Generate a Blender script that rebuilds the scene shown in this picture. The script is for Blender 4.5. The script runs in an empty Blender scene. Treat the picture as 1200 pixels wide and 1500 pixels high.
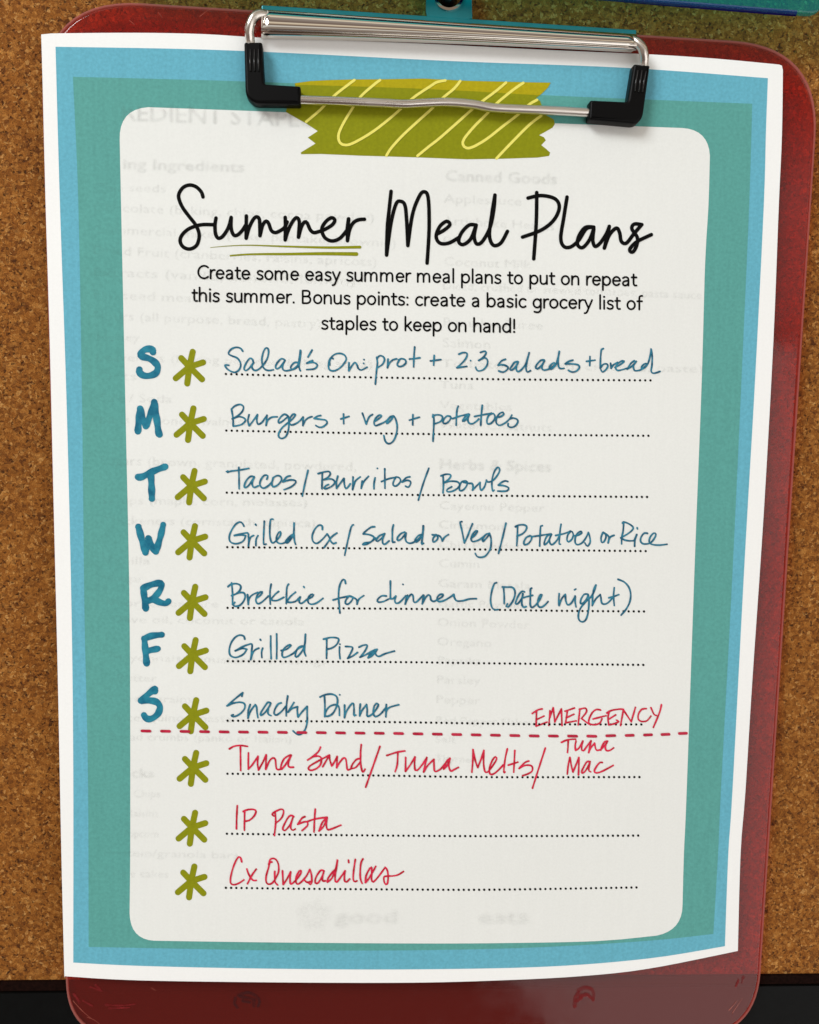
import bpy, bmesh, math, random
from mathutils import Matrix, Vector, Euler
from mathutils.geometry import tessellate_polygon
import numpy as np
random.seed(7)

# ------------------------------------------------------------------ camera, world, lamps, exposure
# Everything is laid out in the plane of the notice board (x right, y up the wall, z out of the wall, metres)
# and stood upright against the wall at the very end (turn()).
SC = bpy.context.scene
COL = SC.collection
F = 1300.0
CAM_C = Vector((-.0216, .0298, .2671))
CAM_E = Euler((-.0902, -.0707, .0121), 'XYZ')
CAM_M = CAM_E.to_matrix()
cd = bpy.data.cameras.new('camera')
cd.sensor_fit = 'VERTICAL'; cd.sensor_height = 36; cd.lens = F / 1500 * 36
cd.clip_start = .01; cd.clip_end = 50
cam = bpy.data.objects.new('camera', cd); COL.objects.link(cam)
cam.location = CAM_C; cam.rotation_euler = CAM_E
SC.camera = cam

w = bpy.data.worlds.new('World'); SC.world = w; w.use_nodes = True
nt = w.node_tree; bg = nt.nodes['Background']
tc = nt.nodes.new('ShaderNodeTexCoord'); sx = nt.nodes.new('ShaderNodeSeparateXYZ')
rp = nt.nodes.new('ShaderNodeValToRGB'); mr = nt.nodes.new('ShaderNodeMapRange')
nt.links.new(tc.outputs['Generated'], sx.inputs[0]); nt.links.new(sx.outputs[2], mr.inputs[0])
mr.inputs[1].default_value = -1; mr.inputs[2].default_value = 1
nt.links.new(mr.outputs[0], rp.inputs[0]); nt.links.new(rp.outputs[0], bg.inputs[0])
els = rp.color_ramp.elements        # room tones from floor to ceiling, dark and bright bands added to streak the chrome
els[0].position = 0; els[0].color = (.16, .11, .08, 1)
els[1].position = 1; els[1].color = (.98, .96, .92, 1)
for p, c in ((.26, (.20, .15, .14)), (.36, (.42, .33, .28)), (.43, (.12, .09, .07)), (.48, (.55, .47, .40)), (.53, (.26, .20, .16)), (.57, (.80, .76, .70)), (.62, (.95, .93, .88)),
             (.66, (.24, .17, .13)), (.71, (.34, .26, .20)), (.745, (.95, .80, .60)), (.79, (1.0, .88, .72)), (.82, (.24, .17, .13)), (.88, (.34, .28, .25)), (.93, (.46, .40, .36)), (.95, (1.2, 1.08, .86)), (.97, (.55, .46, .38))):
    e = els.new(p); e.color = c + (1,)
bg.inputs[1].default_value = .78

def area(name, loc, size, power, color, target=(0, 0, 0)):
    l = bpy.data.lights.new(name, 'AREA'); l.shape = 'RECTANGLE'; l.size, l.size_y = size
    l.energy = power; l.color = color
    o = bpy.data.objects.new(name, l); COL.objects.link(o); o.location = loc
    o.rotation_euler = (Vector(loc) - Vector(target)).to_track_quat('Z', 'Y').to_euler()
    return o
area('window_light', (-1.15, 1.15, 1.20), (.75, .8), 29, (.95, .985, 1))
area('room_light', (1.18, -.80, 1.35), (1.7, 2.8), 17.5, (.99, .98, .965))
SC.view_settings.view_transform = 'Standard'; SC.view_settings.look = 'None'
SC.view_settings.exposure = .12; SC.view_settings.gamma = 1
SC.cycles.transparent_max_bounces = 24
SC.cycles.max_bounces = 8

# ------------------------------------------------------------------ geometry helpers
def at(px, py, z=0.0):
    """point of the scene at height z above the cork for a place measured on the 1200 x 1500 photograph"""
    d = CAM_M @ Vector(((px - 600) / F, -(py - 750) / F, -1))
    t = (z - CAM_C.z) / d.z
    return CAM_C + d * t

def sm(a, b, x):
    t = min(1, max(0, (x - a) / (b - a))); return t * t * (3 - 2 * t)

BOARD0, BOARD1 = .0022, .0047
def zp(px, py):
    """height of the sheet of paper: flat under the clip, softly bowed lower down"""
    return BOARD1 + .0009 + .00022 * math.sin(px / 83 + py / 131) * math.sin(py / 97 - px / 260 + 1) * sm(120, 320, py) + .0030 * sm(250, 1250, py) * max(0, 1 - ((px - 560) / 640) ** 2)

def lin(c):
    return tuple((v / 255 / 12.92) if v / 255 <= .04045 else ((v / 255 + .055) / 1.055) ** 2.4 for v in c)

def root_loc(o):
    v = Vector((0, 0, 0))
    while o is not None:
        v += o.location; o = o.parent
    return v

def mesh_obj(name, verts, faces, mat, parent=None, smooth=False, loc=None):
    off = root_loc(parent) + (Vector(loc) if loc else Vector((0, 0, 0)))
    me = bpy.data.meshes.new(name)
    me.from_pydata([tuple(Vector(v) - off) for v in verts], [], faces)
    if mat: me.materials.append(mat)
    if smooth: me.polygons.foreach_set('use_smooth', [True] * len(me.polygons))
    me.update()
    o = bpy.data.objects.new(name, me); COL.objects.link(o)
    if loc: o.location = loc
    o.parent = parent
    return o

def tag(o, label=None, cat=None, group=None, kind=None):
    if label: o['label'] = label
    if cat: o['category'] = cat
    if group: o['group'] = group
    if kind: o['kind'] = kind
    return o

def thing(name, label, cat, loc, group=None):
    o = bpy.data.objects.new(name, None); COL.objects.link(o); o.location = loc
    o.empty_display_size = .02
    return tag(o, label, cat, group)

class MB:
    def __init__(s): s.v = []; s.f = []
    def add(s, vs, fs):
        b = len(s.v); s.v += [tuple(v) for v in vs]; s.f += [tuple(i + b for i in f) for f in fs]
    def build(s, name, mat, parent=None, smooth=False): return mesh_obj(name, s.v, s.f, mat, parent, smooth)

def spline(pts, step=1.6):
    """Catmull-Rom through the points, resampled"""
    if len(pts) == 1: return list(pts)
    out = []
    P = [pts[0]] + list(pts) + [pts[-1]]
    for i in range(1, len(P) - 2):
        p0, p1, p2, p3 = P[i - 1], P[i], P[i + 1], P[i + 2]
        d = math.hypot(p2[0] - p1[0], p2[1] - p1[1]); n = max(1, int(d / step))
        for k in range(n):
            t = k / n
            out.append(tuple(.5 * ((2 * b) + (-a + c) * t + (2 * a - 5 * b + 4 * c - e) * t * t + (-a + 3 * b - 3 * c + e) * t ** 3)
                             for a, b, c, e in zip(p0, p1, p2, p3)))
    out.append(pts[-1])
    return out

LIFT = [0]
def ribbon(mb, pts, w0, w1=None, off=.00010, smooth=True, step=1.6, zf=None, wob=0.0):
    """a flat ink stroke with round ends lying on the paper, width in photo pixels"""
    zf = zf or zp
    w1 = w0 if w1 is None else w1
    LIFT[0] = (LIFT[0] + 1) % 60
    off = off + LIFT[0] * 1.2e-6
    q = spline(pts, step) if smooth else pts
    qq = [q[0]]
    for p in q[1:]:
        if math.hypot(p[0] - qq[-1][0], p[1] - qq[-1][1]) > .3: qq.append(p)
    q = qq
    if len(q) == 1:
        x, y = q[0]; r = w0 / 2
        vs = [at(x + r * math.cos(a), y + r * math.sin(a), zf(x, y) + off) for a in [k * math.pi / 5 for k in range(10)]]
        mb.add(vs, [tuple(range(9, -1, -1))]); return
    n = len(q); vs = []; fs = []
    ph = random.random() * 9
    for i, (x, y) in enumerate(q):
        a = q[max(0, i - 1)]; b = q[min(n - 1, i + 1)]
        dx, dy = b[0] - a[0], b[1] - a[1]; L = math.hypot(dx, dy) or 1
        nx, ny = -dy / L, dx / L
        r = (w0 + (w1 - w0) * i / (n - 1)) / 2 * (1 + wob * math.sin(i * .55 + ph))
        z = zf(x, y) + off + 1.0e-6 * i / n * 8
        vs += [at(x + nx * r, y + ny * r, z), at(x - nx * r, y - ny * r, z)]
        if i: fs.append((2 * i - 2, 2 * i, 2 * i + 1, 2 * i - 1))
    for end in (0, n - 1):               # round caps
        x, y = q[end]; o = q[1] if end == 0 else q[n - 2]
        a0 = math.atan2(y - o[1], x - o[0]); r = (w0 if end == 0 else w1) / 2
        z = zf(x, y) + off + (8e-6 if end else 0)
        b = len(vs)
        ring = [at(x + r * math.cos(a0 + t), y + r * math.sin(a0 + t), z) for t in [(-.5 + k / 6) * math.pi for k in range(7)]]
        vs += ring; fs.append(tuple(range(b + 6, b - 1, -1)))
    mb.add(vs, fs)

def strokes(txt, ox=0, oy=0, s=1.0):
    """'x,y x,y | x,y ; x,y ...' in a magnified view of the photograph -> list of strokes in photo pixels; | is a sharp turn"""
    out = []
    for st in txt.split(';'):
        last = None
        for sub in st.split('|'):
            pts = [tuple(float(v) for v in t.split(',')) for t in sub.split()]
            if not pts: continue
            pts = [(ox + x / s, oy + y / s) for x, y in pts]
            if last is not None: pts = [last] + pts
            out.append(pts); last = pts[-1]
    return out

def print_poly(name, pts, mat, parent, off, cell=16, zf=None, thick=0):
    """a filled outline printed on the sheet: the outline is cut into a grid that follows the paper"""
    zf = zf or zp
    bm = bmesh.new()
    f = bm.faces.new([bm.verts.new((x, -y, 0)) for x, y in pts])
    bmesh.ops.triangulate(bm, faces=[f])
    xs = [p[0] for p in pts]; ys = [p[1] for p in pts]
    for ax, lo, hi in ((0, min(xs), max(xs)), (1, -max(ys), -min(ys))):
        k = math.floor(lo / cell) * cell + cell
        while k < hi:
            co = (k, 0, 0) if ax == 0 else (0, k, 0); no = (1, 0, 0) if ax == 0 else (0, 1, 0)
            bmesh.ops.bisect_plane(bm, geom=bm.verts[:] + bm.edges[:] + bm.faces[:], plane_co=co, plane_no=no, dist=1e-5)
            k += cell
    bmesh.ops.recalc_face_normals(bm, faces=bm.faces[:])
    for v in bm.verts: v.co = at(v.co.x, -v.co.y, zf(v.co.x, -v.co.y) + off)
    if sum(f.normal.z for f in bm.faces) < 0 or True:
        bm.normal_update()
        if sum(f.normal.z * f.calc_area() for f in bm.faces) < 0: bmesh.ops.reverse_faces(bm, faces=bm.faces[:])
    if thick:
        r = bmesh.ops.extrude_edge_only(bm, edges=[e for e in bm.edges if e.is_boundary])
        for v in [g for g in r['geom'] if isinstance(g, bmesh.types.BMVert)]: v.co.z -= thick
    o_off = root_loc(parent)
    for v in bm.verts: v.co -= o_off
    me = bpy.data.meshes.new(name); bm.to_mesh(me); bm.free()
    me.materials.append(mat)
    me.polygons.foreach_set('use_smooth', [not thick] * len(me.polygons))
    o = bpy.data.objects.new(name, me); COL.objects.link(o); o.parent = parent
    return o

def fillet(pts, rad, n=8):
    """round the corners of a polygon; rad is one radius or a list"""
    out = []; N = len(pts)
    for i, p in enumerate(pts):
        r = rad[i] if isinstance(rad, (list, tuple)) else rad
        if r <= 0: out.append(tuple(p)); continue
        P = Vector(p); A = (Vector(pts[i - 1]) - P); B = (Vector(pts[(i + 1) % N]) - P)
        rr = min(r, A.length * .49, B.length * .49)
        a = P + A.normalized() * rr; b = P + B.normalized() * rr
        for k in range(n + 1):
            t = k / n
            out.append(tuple((1 - t) ** 2 * a + 2 * (1 - t) * t * P + t * t * b))
    return out

def slab(name, outline, z0, z1, mat, parent, bevel=.0004, smooth=True, px=True, nb=3):
    """a plate with real thickness and rounded edges; the outline is where its top face is"""
    top = [at(x, y, z1) if px else Vector((x, y, z1)) for x, y in outline]
    n = len(top); area2 = sum(top[i].x * top[(i + 1) % n].y - top[(i + 1) % n].x * top[i].y for i in range(n))
    if area2 < 0: top.reverse()
    nrm = []
    for i in range(n):
        e1 = (top[i] - top[i - 1]); e2 = (top[(i + 1) % n] - top[i])
        v = Vector((e1.y, -e1.x, 0)).normalized() + Vector((e2.y, -e2.x, 0)).normalized()
        v = v.normalized() if v.length > 1e-9 else Vector((0, 0, 0)); nrm.append(v)
    rings = [(-bevel, z0)]
    rings += [(-bevel * (1 - math.sin(t)), z0 + bevel * (1 - math.cos(t))) for t in [k * math.pi / 2 / nb for k in range(1, nb + 1)]]
    rings += [(-bevel * (1 - math.cos(t)), z1 - bevel * (1 - math.sin(t))) for t in [k * math.pi / 2 / nb for k in range(nb + 1)]]
    vs = []; fs = []
    for d, z in rings: vs += [Vector((p.x + m.x * d, p.y + m.y * d, z)) for p, m in zip(top, nrm)]
    for r in range(len(rings) - 1):
        for i in range(n):
            j = (i + 1) % n
            fs.append((r * n + i, r * n + j, (r + 1) * n + j, (r + 1) * n + i))
    b = (len(rings) - 1) * n
    for base, flip in ((0, True), (b, False)):
        for tri in tessellate_polygon([[Vector((vs[base + i].x * 1000, vs[base + i].y * 1000, 0)) for i in range(n)]]):
            a_, b_, c_ = (vs[base + k] for k in tri)
            up = (b_ - a_).cross(c_ - a_).z > 0
            t3 = tri if up != flip else tuple(reversed(tri))
            fs.append(tuple(base + k for k in t3))
    o = mesh_obj(name, vs, fs, mat, parent)
    if smooth:
        me = o.data
        for p in me.polygons: p.use_smooth = len(p.vertices) == 4
    return o

def tube(name, pts, r, mat, parent, seg=16):
    P = [Vector(p) for p in pts]; n = len(P); vs = []; fs = []
    up = Vector((0, 0, 1))
    for i, p in enumerate(P):
        t = (P[min(n - 1, i + 1)] - P[max(0, i - 1)]).normalized()
        a = t.cross(up)
        if a.length < .2: a = t.cross(Vector((0, 1, 0)))
        a.normalize(); b = a.cross(t).normalized()
        rr = r[i] if isinstance(r, (list, tuple)) else r
        vs += [p + (a * math.cos(k * math.tau / seg) + b * math.sin(k * math.tau / seg)) * rr for k in range(seg)]
        if i:
            for k in range(seg):
                k2 = (k + 1) % seg
                fs.append(((i - 1) * seg + k, (i - 1) * seg + k2, i * seg + k2, i * seg + k))
    fs.append(tuple(range(seg))); fs.append(tuple(range(n * seg - 1, (n - 1) * seg - 1, -1)))
    o = mesh_obj(name, vs, fs, mat, parent, smooth=True)
    return o

def smooth3(pts, step):
    return [Vector(p) for p in spline([tuple(p) for p in pts], step)]
def spline3(pts, n=8):
    out = []; P = [pts[0]] + list(pts) + [pts[-1]]
    for i in range(1, len(P) - 2):
        for k in range(n):
            t = k / n
            out.append(Vector([.5 * ((2 * b) + (-a + c) * t + (2 * a - 5 * b + 4 * c - e) * t * t + (-a + 3 * b - 3 * c + e) * t ** 3)
                       for a, b, c, e in zip(P[i - 1], P[i], P[i + 1], P[i + 2])]))
    out.append(Vector(pts[-1])); return out

# ------------------------------------------------------------------ materials
class NT:
    def __init__(s, name):
        s.m = bpy.data.materials.new(name); s.m.use_nodes = True; s.t = s.m.node_tree
        s.b = s.t.nodes['Principled BSDF']; s.out = s.t.nodes['Material Output']
        s.co = s.n('ShaderNodeTexCoord').outputs['Object']
    def n(s, kind, **kw):
        x = s.t.nodes.new(kind)
        for k, v in kw.items(): setattr(x, k, v)
        return x
    def l(s, a, b): s.t.links.new(a, b)
    def noise(s, scale, detail=2, rough=.5, vec=None, dist=0):
        x = s.n('ShaderNodeTexNoise'); x.inputs['Scale'].default_value = scale; x.inputs['Detail'].default_value = detail
        x.inputs['Roughness'].default_value = rough; x.inputs['Distortion'].default_value = dist
        s.l(vec or s.co, x.inputs['Vector']); return x.outputs['Fac']
    def ramp(s, fac, stops, interp='LINEAR'):
        x = s.n('ShaderNodeValToRGB'); x.color_ramp.interpolation = interp; e = x.color_ramp.elements
        e[0].position, e[0].color = stops[0][0], tuple(stops[0][1]) + (1,)
        e[1].position, e[1].color = stops[-1][0], tuple(stops[-1][1]) + (1,)
        for p, c in stops[1:-1]: q = e.new(p); q.color = tuple(c) + (1,)
        s.l(fac, x.inputs[0]); return x.outputs[0]
    def mul(s, col, fac, lo, hi):
        """colour times a grey between lo and hi driven by fac"""
        r = s.n('ShaderNodeMapRange'); s.l(fac, r.inputs[0]); r.inputs[1].default_value = .3; r.inputs[2].default_value = .7
        r.inputs[3].default_value = lo; r.inputs[4].default_value = hi
        v = s.n('ShaderNodeVectorMath', operation='SCALE')
        if isinstance(col, (tuple, list)): v.inputs[0].default_value = col[:3]
        else: s.l(col, v.inputs[0])
        s.l(r.outputs[0], v.inputs['Scale']); return v.outputs[0]
    def bump(s, h, strength, dist):
        x = s.n('ShaderNodeBump'); x.inputs['Strength'].default_value = strength; x.inputs['Distance'].default_value = dist
        s.l(h, x.inputs['Height']); s.l(x.outputs[0], s.b.inputs['Normal']); return x.outputs[0]
    def stretch(s, sc):
        x = s.n('ShaderNodeMapping'); x.inputs['Scale'].default_value = sc; s.l(s.co, x.inputs[0]); return x.outputs[0]
    def setp(s, **kw):
        for k, v in kw.items(): s.b.inputs[k.replace('_', ' ')].default_value = v

def paper_mat(name, rgb, amt=.05, fine=1500, rough=.75, spec=.2):
    """toner or bare paper: faint vertical weave of the feed direction, fine mottling"""
    t = NT(name); c = lin(rgb)
    a = t.noise(fine, 2, .6); b = t.noise(1, 2, .5, t.stretch((900, 60, 900)))
    col = t.mul(c, a, 1 - amt, 1 + amt); col = t.mul(col, b, 1 - amt * .35, 1 + amt * .35)
    t.l(col, t.b.inputs['Base Color'])
    t.setp(Roughness=rough); t.b.inputs['Specular IOR Level'].default_value = spec
    t.bump(t.noise(2500, 3, .6), .25, .00008)
    return t.m

M = {}
M['paper'] = paper_mat('white_paper', (245, 247, 246), .012)
M['panel'] = paper_mat('panel_print', (233, 236, 233), .018)
M['blue'] = paper_mat('blue_print', (102, 177, 198), .08, 1100)
M['green'] = paper_mat('sea_green_print', (91, 162, 155), .08, 1100)
M['olive'] = paper_mat('olive_print', (137, 141, 8), .07, 1000)
M['olive_warm'] = paper_mat('warm_olive_print', (176, 163, 12), .07, 1000)
M['cream'] = paper_mat('pale_yellow_print', (238, 230, 112), .03)
M['black'] = paper_mat('black_print', (9, 9, 9), .15, spec=.08)

def ink(name, a, b, sc=420):
    t = NT(name); f = t.noise(sc, 3, .6)
    t.l(t.ramp(f, [(.35, lin(a)), (.65, lin(b))]), t.b.inputs['Base Color']); t.setp(Roughness=.6)
    t.b.inputs['Specular IOR Level'].default_value = .25
    return t.m
M['teal_ink'] = ink('teal_pen_ink', (18, 80, 108), (52, 132, 158), 700)
M['marker'] = ink('teal_marker_ink', (8, 98, 128), (40, 136, 160), 300)
M['red_ink'] = ink('red_pen_ink', (182, 8, 40), (226, 44, 80), 700)
M['red_marker'] = ink('red_marker_ink', (172, 20, 52), (196, 38, 70))

def ghost(name, alpha, rgb=(120, 124, 118)):
    t = NT(name)
    tr = t.n('ShaderNodeBsdfTransparent'); mx = t.n('ShaderNodeMixShader')
    t.b.inputs['Base Color'].default_value = lin(rgb) + (1,); t.setp(Roughness=.9)
    f = t.noise(300, 2, .6); r = t.n('ShaderNodeMapRange'); t.l(f, r.inputs[0])
    r.inputs[1].default_value = .35; r.inputs[2].default_value = .65; r.inputs[3].default_value = alpha * .45; r.inputs[4].default_value = alpha
    t.l(r.outputs[0], mx.inputs[0]); t.l(tr.outputs[0], mx.inputs[1]); t.l(t.b.outputs[0], mx.inputs[2])
    t.l(mx.outputs[0], t.out.inputs['Surface'])
    return t.m
M['ghost'] = ghost('show_through_print', .023)
M['ghost_bold'] = ghost('show_through_heading', .030)

def cork():
    t = NT('cork')
    n0 = t.n('ShaderNodeTexNoise'); n0.inputs['Scale'].default_value = 700; n0.inputs['Detail'].default_value = 2; t.l(t.co, n0.inputs['Vector'])
    mixv = t.n('ShaderNodeMixRGB', blend_type='LINEAR_LIGHT'); mixv.inputs[0].default_value = .0011
    t.l(t.co, mixv.inputs[1]); t.l(n0.outputs['Color'], mixv.inputs[2])
    def vor(scale, vec=None):
        v = t.n('ShaderNodeTexVoronoi'); v.inputs['Scale'].default_value = scale; v.inputs['Randomness'].default_value = 1
        t.l(vec or mixv.outputs[0], v.inputs['Vector']); return v
    va = vor(1300); vb = vor(680)
    sa = t.n('ShaderNodeSeparateColor'); t.l(va.outputs['Color'], sa.inputs[0])
    sb = t.n('ShaderNodeSeparateColor'); t.l(vb.outputs['Color'], sb.inputs[0])
    ca = t.ramp(sa.outputs[0], [(0, lin((66, 34, 8))), (.10, lin((104, 60, 18))), (.35, lin((138, 86, 30))), (.7, lin((160, 104, 42))), (.92, lin((184, 130, 66))), (1, lin((210, 164, 104)))])
    cb = t.ramp(sb.outputs[1], [(0, lin((76, 40, 10))), (.14, lin((128, 76, 26))), (.8, lin((152, 98, 40))), (1, lin((188, 136, 74)))])
    mx = t.n('ShaderNodeMixRGB'); mx.inputs[0].default_value = .40; t.l(ca, mx.inputs[1]); t.l(cb, mx.inputs[2])
    big = t.noise(14, 3, .6)
    col = t.mul(mx.outputs[0], big, .90, 1.08)
    fine = t.noise(2400, 3, .7); col = t.mul(col, fine, .64, 1.38)
    # dark pits
    vp = t.n('ShaderNodeTexVoronoi'); vp.inputs['Scale'].default_value = 900; vp.feature = 'F1'; t.l(mixv.outputs[0], vp.inputs['Vector'])
    sp = t.n('ShaderNodeSeparateColor'); t.l(vp.outputs['Color'], sp.inputs[0])
    g = t.n('ShaderNodeMath', operation='GREATER_THAN'); g.inputs[1].default_value = .80; t.l(sp.outputs[2], g.inputs[0])
    d = t.n('ShaderNodeMapRange'); t.l(vp.outputs['Distance'], d.inputs[0]); d.inputs[1].default_value = .12; d.inputs[2].default_value = .42
    d.inputs[3].default_value = .85; d.inputs[4].default_value = 0
    mm = t.n('ShaderNodeMath', operation='MULTIPLY'); t.l(g.outputs[0], mm.inputs[0]); t.l(d.outputs[0], mm.inputs[1])
    m2 = t.n('ShaderNodeMixRGB'); t.l(mm.outputs[0], m2.inputs[0]); t.l(col, m2.inputs[1]); m2.inputs[2].default_value = lin((52, 26, 8)) + (1,)
    wm = t.n('ShaderNodeVectorMath', operation='MULTIPLY'); t.l(m2.outputs[0], wm.inputs[0]); wm.inputs[1].default_value = (1.0, .92, .76)
    t.l(wm.outputs[0], t.b.inputs['Base Color']); t.setp(Roughness=.85); t.b.inputs['Specular IOR Level'].default_value = .25
    h = t.n('ShaderNodeMath', operation='ADD'); t.l(sa.outputs[1], h.inputs[0]); t.l(fine, h.inputs[1])
    h2 = t.n('ShaderNodeMath', operation='SUBTRACT'); t.l(h.outputs[0], h2.inputs[0]); t.l(mm.outputs[0], h2.inputs[1])
    t.bump(h2.outputs[0], .9, .0004)
    return t.m
M['cork'] = cork()

def acrylic(name, tint, body, bodyamt, rough=.06, spots=0):
    """see-through tinted plastic: light passes through it and takes its colour, the surface is glossy"""
    t = NT(name)
    tr = t.n('ShaderNodeBsdfTransparent'); tr.inputs[0].default_value = tuple(tint) + (1,)
    di = t.n('ShaderNodeBsdfDiffuse'); di.inputs[0].default_value = tuple(body) + (1,)
    gl = t.n('ShaderNodeBsdfGlossy'); gl.inputs['Roughness'].default_value = rough
    fr = t.n('ShaderNodeFresnel'); fr.inputs[0].default_value = 1.5
    mx = t.n('ShaderNodeMixShader'); mx.inputs[0].default_value = bodyamt
    t.l(tr.outputs[0], mx.inputs[1]); t.l(di.outputs[0], mx.inputs[2])
    m2 = t.n('ShaderNodeMixShader'); 
    ge = t.n('ShaderNodeNewGeometry'); sub = t.n('ShaderNodeMath', operation='SUBTRACT'); sub.inputs[0].default_value = 1; t.l(ge.outputs['Backfacing'], sub.inputs[1])
    ff = t.n('ShaderNodeMath', operation='MULTIPLY'); t.l(fr.outputs[0], ff.inputs[0]); t.l(sub.outputs[0], ff.inputs[1])
    t.l(ff.outputs[0], m2.inputs[0]); t.l(mx.outputs[0], m2.inputs[1]); t.l(gl.outputs[0], m2.inputs[2])
    # light scratches and rub marks change how glossy it is
    f = t.noise(90, 4, .7); rr = t.n('ShaderNodeMapRange'); t.l(f, rr.inputs[0]); rr.inputs[1].default_value = .4; rr.inputs[2].default_value = .75
    rr.inputs[3].default_value = rough; rr.inputs[4].default_value = rough * 3; t.l(rr.outputs[0], gl.inputs['Roughness'])
    b = t.n('ShaderNodeBump'); b.inputs['Strength'].default_value = .15; b.inputs['Distance'].default_value = .0003
    t.l(t.noise(60, 2, .5), b.inputs['Height'])
    for q in (gl, fr, di): t.l(b.outputs[0], q.inputs['Normal'])
    t.l(m2.outputs[0], t.out.inputs['Surface'])
    return t.m
M['red_acrylic'] = acrylic('red_acrylic', (.985, .33, .30), (.36, .052, .038), .155)
M['edge_highlight'] = acrylic('red_edge_highlight', (.9, .4, .38), (.52, .19, .16), .5, .15)  # paler red puts the edge highlight into the colour
M['teal_acrylic'] = acrylic('teal_acrylic', (.34, 1, 1), (.0, .30, .38), .16)
M['violet_refraction'] = acrylic('violet_refraction', (.2, .2, .6), (.016, .010, .13), .9)  # violet of light refracted in the edge, painted as body colour

def simple(name, rgb, rough, metal=0, spec=.5, var=.08, sc=400, bumpd=0, coat=0):
    t = NT(name); c = lin(rgb)
    t.l(t.mul(c, t.noise(sc, 3, .6), 1 - var, 1 + var), t.b.inputs['Base Color'])
    t.setp(Roughness=rough, Metallic=metal); t.b.inputs['Specular IOR Level'].default_value = spec
    t.b.inputs['Coat Weight'].default_value = coat
    if bumpd: t.bump(t.noise(sc * 2, 3, .6), .4, bumpd)
    return t.m
def chrome(name, rough, streak=.5):
    t = NT(name)
    t.setp(Metallic=1.0); t.b.inputs['Base Color'].default_value = (.72, .68, .63, 1)
    f = t.noise(40, 3, .6)
    r = t.n('ShaderNodeMapRange'); t.l(f, r.inputs[0]); r.inputs[1].default_value = .35; r.inputs[2].default_value = .7
    r.inputs[3].default_value = rough; r.inputs[4].default_value = rough * 2.2; t.l(r.outputs[0], t.b.inputs['Roughness'])
    t.bump(t.noise(1, 1, .5, t.stretch((9, 25, 25))), .35 * streak, .0008)
    return t.m
M['chrome'] = chrome('chrome', .025, .35)
M['wire'] = chrome('chrome_wire', .16, .3)
M['rubber'] = simple('black_rubber', (4, 4, 5), .45, spec=.12, bumpd=.00003)
M['ridge'] = simple('grey_rubber', (20, 20, 21), .3, spec=.6)  # greyer, glossier rubber than the grips
M['teal_reflection'] = simple('teal_reflected_chrome', (10, 128, 138), .28, metal=.35, var=.12, sc=120, coat=.5)  # teal of the clipboard above, reflected in chrome, put into the base colour
M['frame'] = simple('black_frame_paint', (6, 7, 7), .6, spec=.12, var=.25, bumpd=.00005)
M['frame_lip'] = simple('dark_brown_lip', (22, 9, 6), .9, spec=.05, var=.5, sc=900, bumpd=.0001)
M['wall'] = simple('dark_wall', (40, 40, 38), .8, var=.1, sc=30)
M['hook'] = simple('black_hook', (8, 8, 9), .25, spec=.6)
M['scuff'] = ghost('worn_patch', .7, (52, 4, 6))
M['scuff_red'] = ghost('worn_patch_red', .85, (120, 12, 16))
M['scuff_light'] = ghost('pale_scratch', .5, (214, 120, 100))

# ------------------------------------------------------------------ setting and notice board
def wall():
    s = 1.4
    mesh_obj('wall', [(-s, -s, -.022), (s, -s, -.022), (s, s, -.022), (-s, s, -.022)], [(0, 1, 2, 3)], M['wall'])['kind'] = 'structure'
wall()

cb = thing('cork_board', 'brown cork notice board with a black frame behind both clipboards', 'notice board', (0, -.13, 0))
A, B = at(-40, 1435.6, 0), at(1240, 1425.0, 0)          # the line where the cork meets the bottom frame
dirx = (B - A).normalized(); diry = Vector((-dirx.y, dirx.x, 0)); O = (A + B) / 2
def fr(u, v, z): return O + dirx * u + diry * v + Vector((0, 0, z))
mesh_obj('cork_panel', [fr(-.42, -.004, 0), fr(.42, -.004, 0), fr(.42, .56, 0), fr(-.42, .56, 0)], [(0, 1, 2, 3)], M['cork'], cb)
def rail(u0, v0, u1, v1):
    """a frame rail: flat top 1.6 mm proud of the cork"""
    vs = [fr(u0, v0, -.02), fr(u1, v0, -.02), fr(u1, v1, -.02), fr(u0, v1, -.02)]
    vs += [fr(u0 + .0006, v0 + .0006, .0015), fr(u1 - .0006, v0 + .0006, .0015), fr(u1 - .0006, v1 - .0006, .0015), fr(u0 + .0006, v1 - .0006, .0015)]
    mesh_obj('frame_rail', vs, [(4, 5, 6, 7), (0, 1, 5, 4), (1, 2, 6, 5), (2, 3, 7, 6), (3, 0, 4, 7)], M['frame'], cb)
rail(-.45, -.034, .45, -.0029)
rail(-.45, .5629, .45, .594)
rail(-.45, -.0026, -.4201, .5626)
rail(.4201, -.0026, .45, .5626)
vs = [fr(-.419, -.0028, .0013), fr(.419, -.0028, .0013), fr(.419, -.0002, .0009), fr(-.419, -.0002, .0009), fr(.419, 0, -.001), fr(-.419, 0, -.001)]
mesh_obj('frame_lip', vs, [(0, 1, 2, 3), (3, 2, 4, 5)], M['frame_lip'], cb)

# ------------------------------------------------------------------ red clipboard
red = thing('clipboard', 'translucent red clipboard with chrome clip hanging in the middle of the board', 'clipboard', at(640, 60, 0))
def board_outline(P, R, n=14): return fillet(P, R, n)
bo = board_outline([(61, -2), (1201, 70), (1106, 1518), (101, 1518)], [150, 130, 95, 80])
# measured silhouette of the visible edge
slab('board', bo, BOARD0, BOARD1, M['red_acrylic'], red, bevel=.0008)
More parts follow.
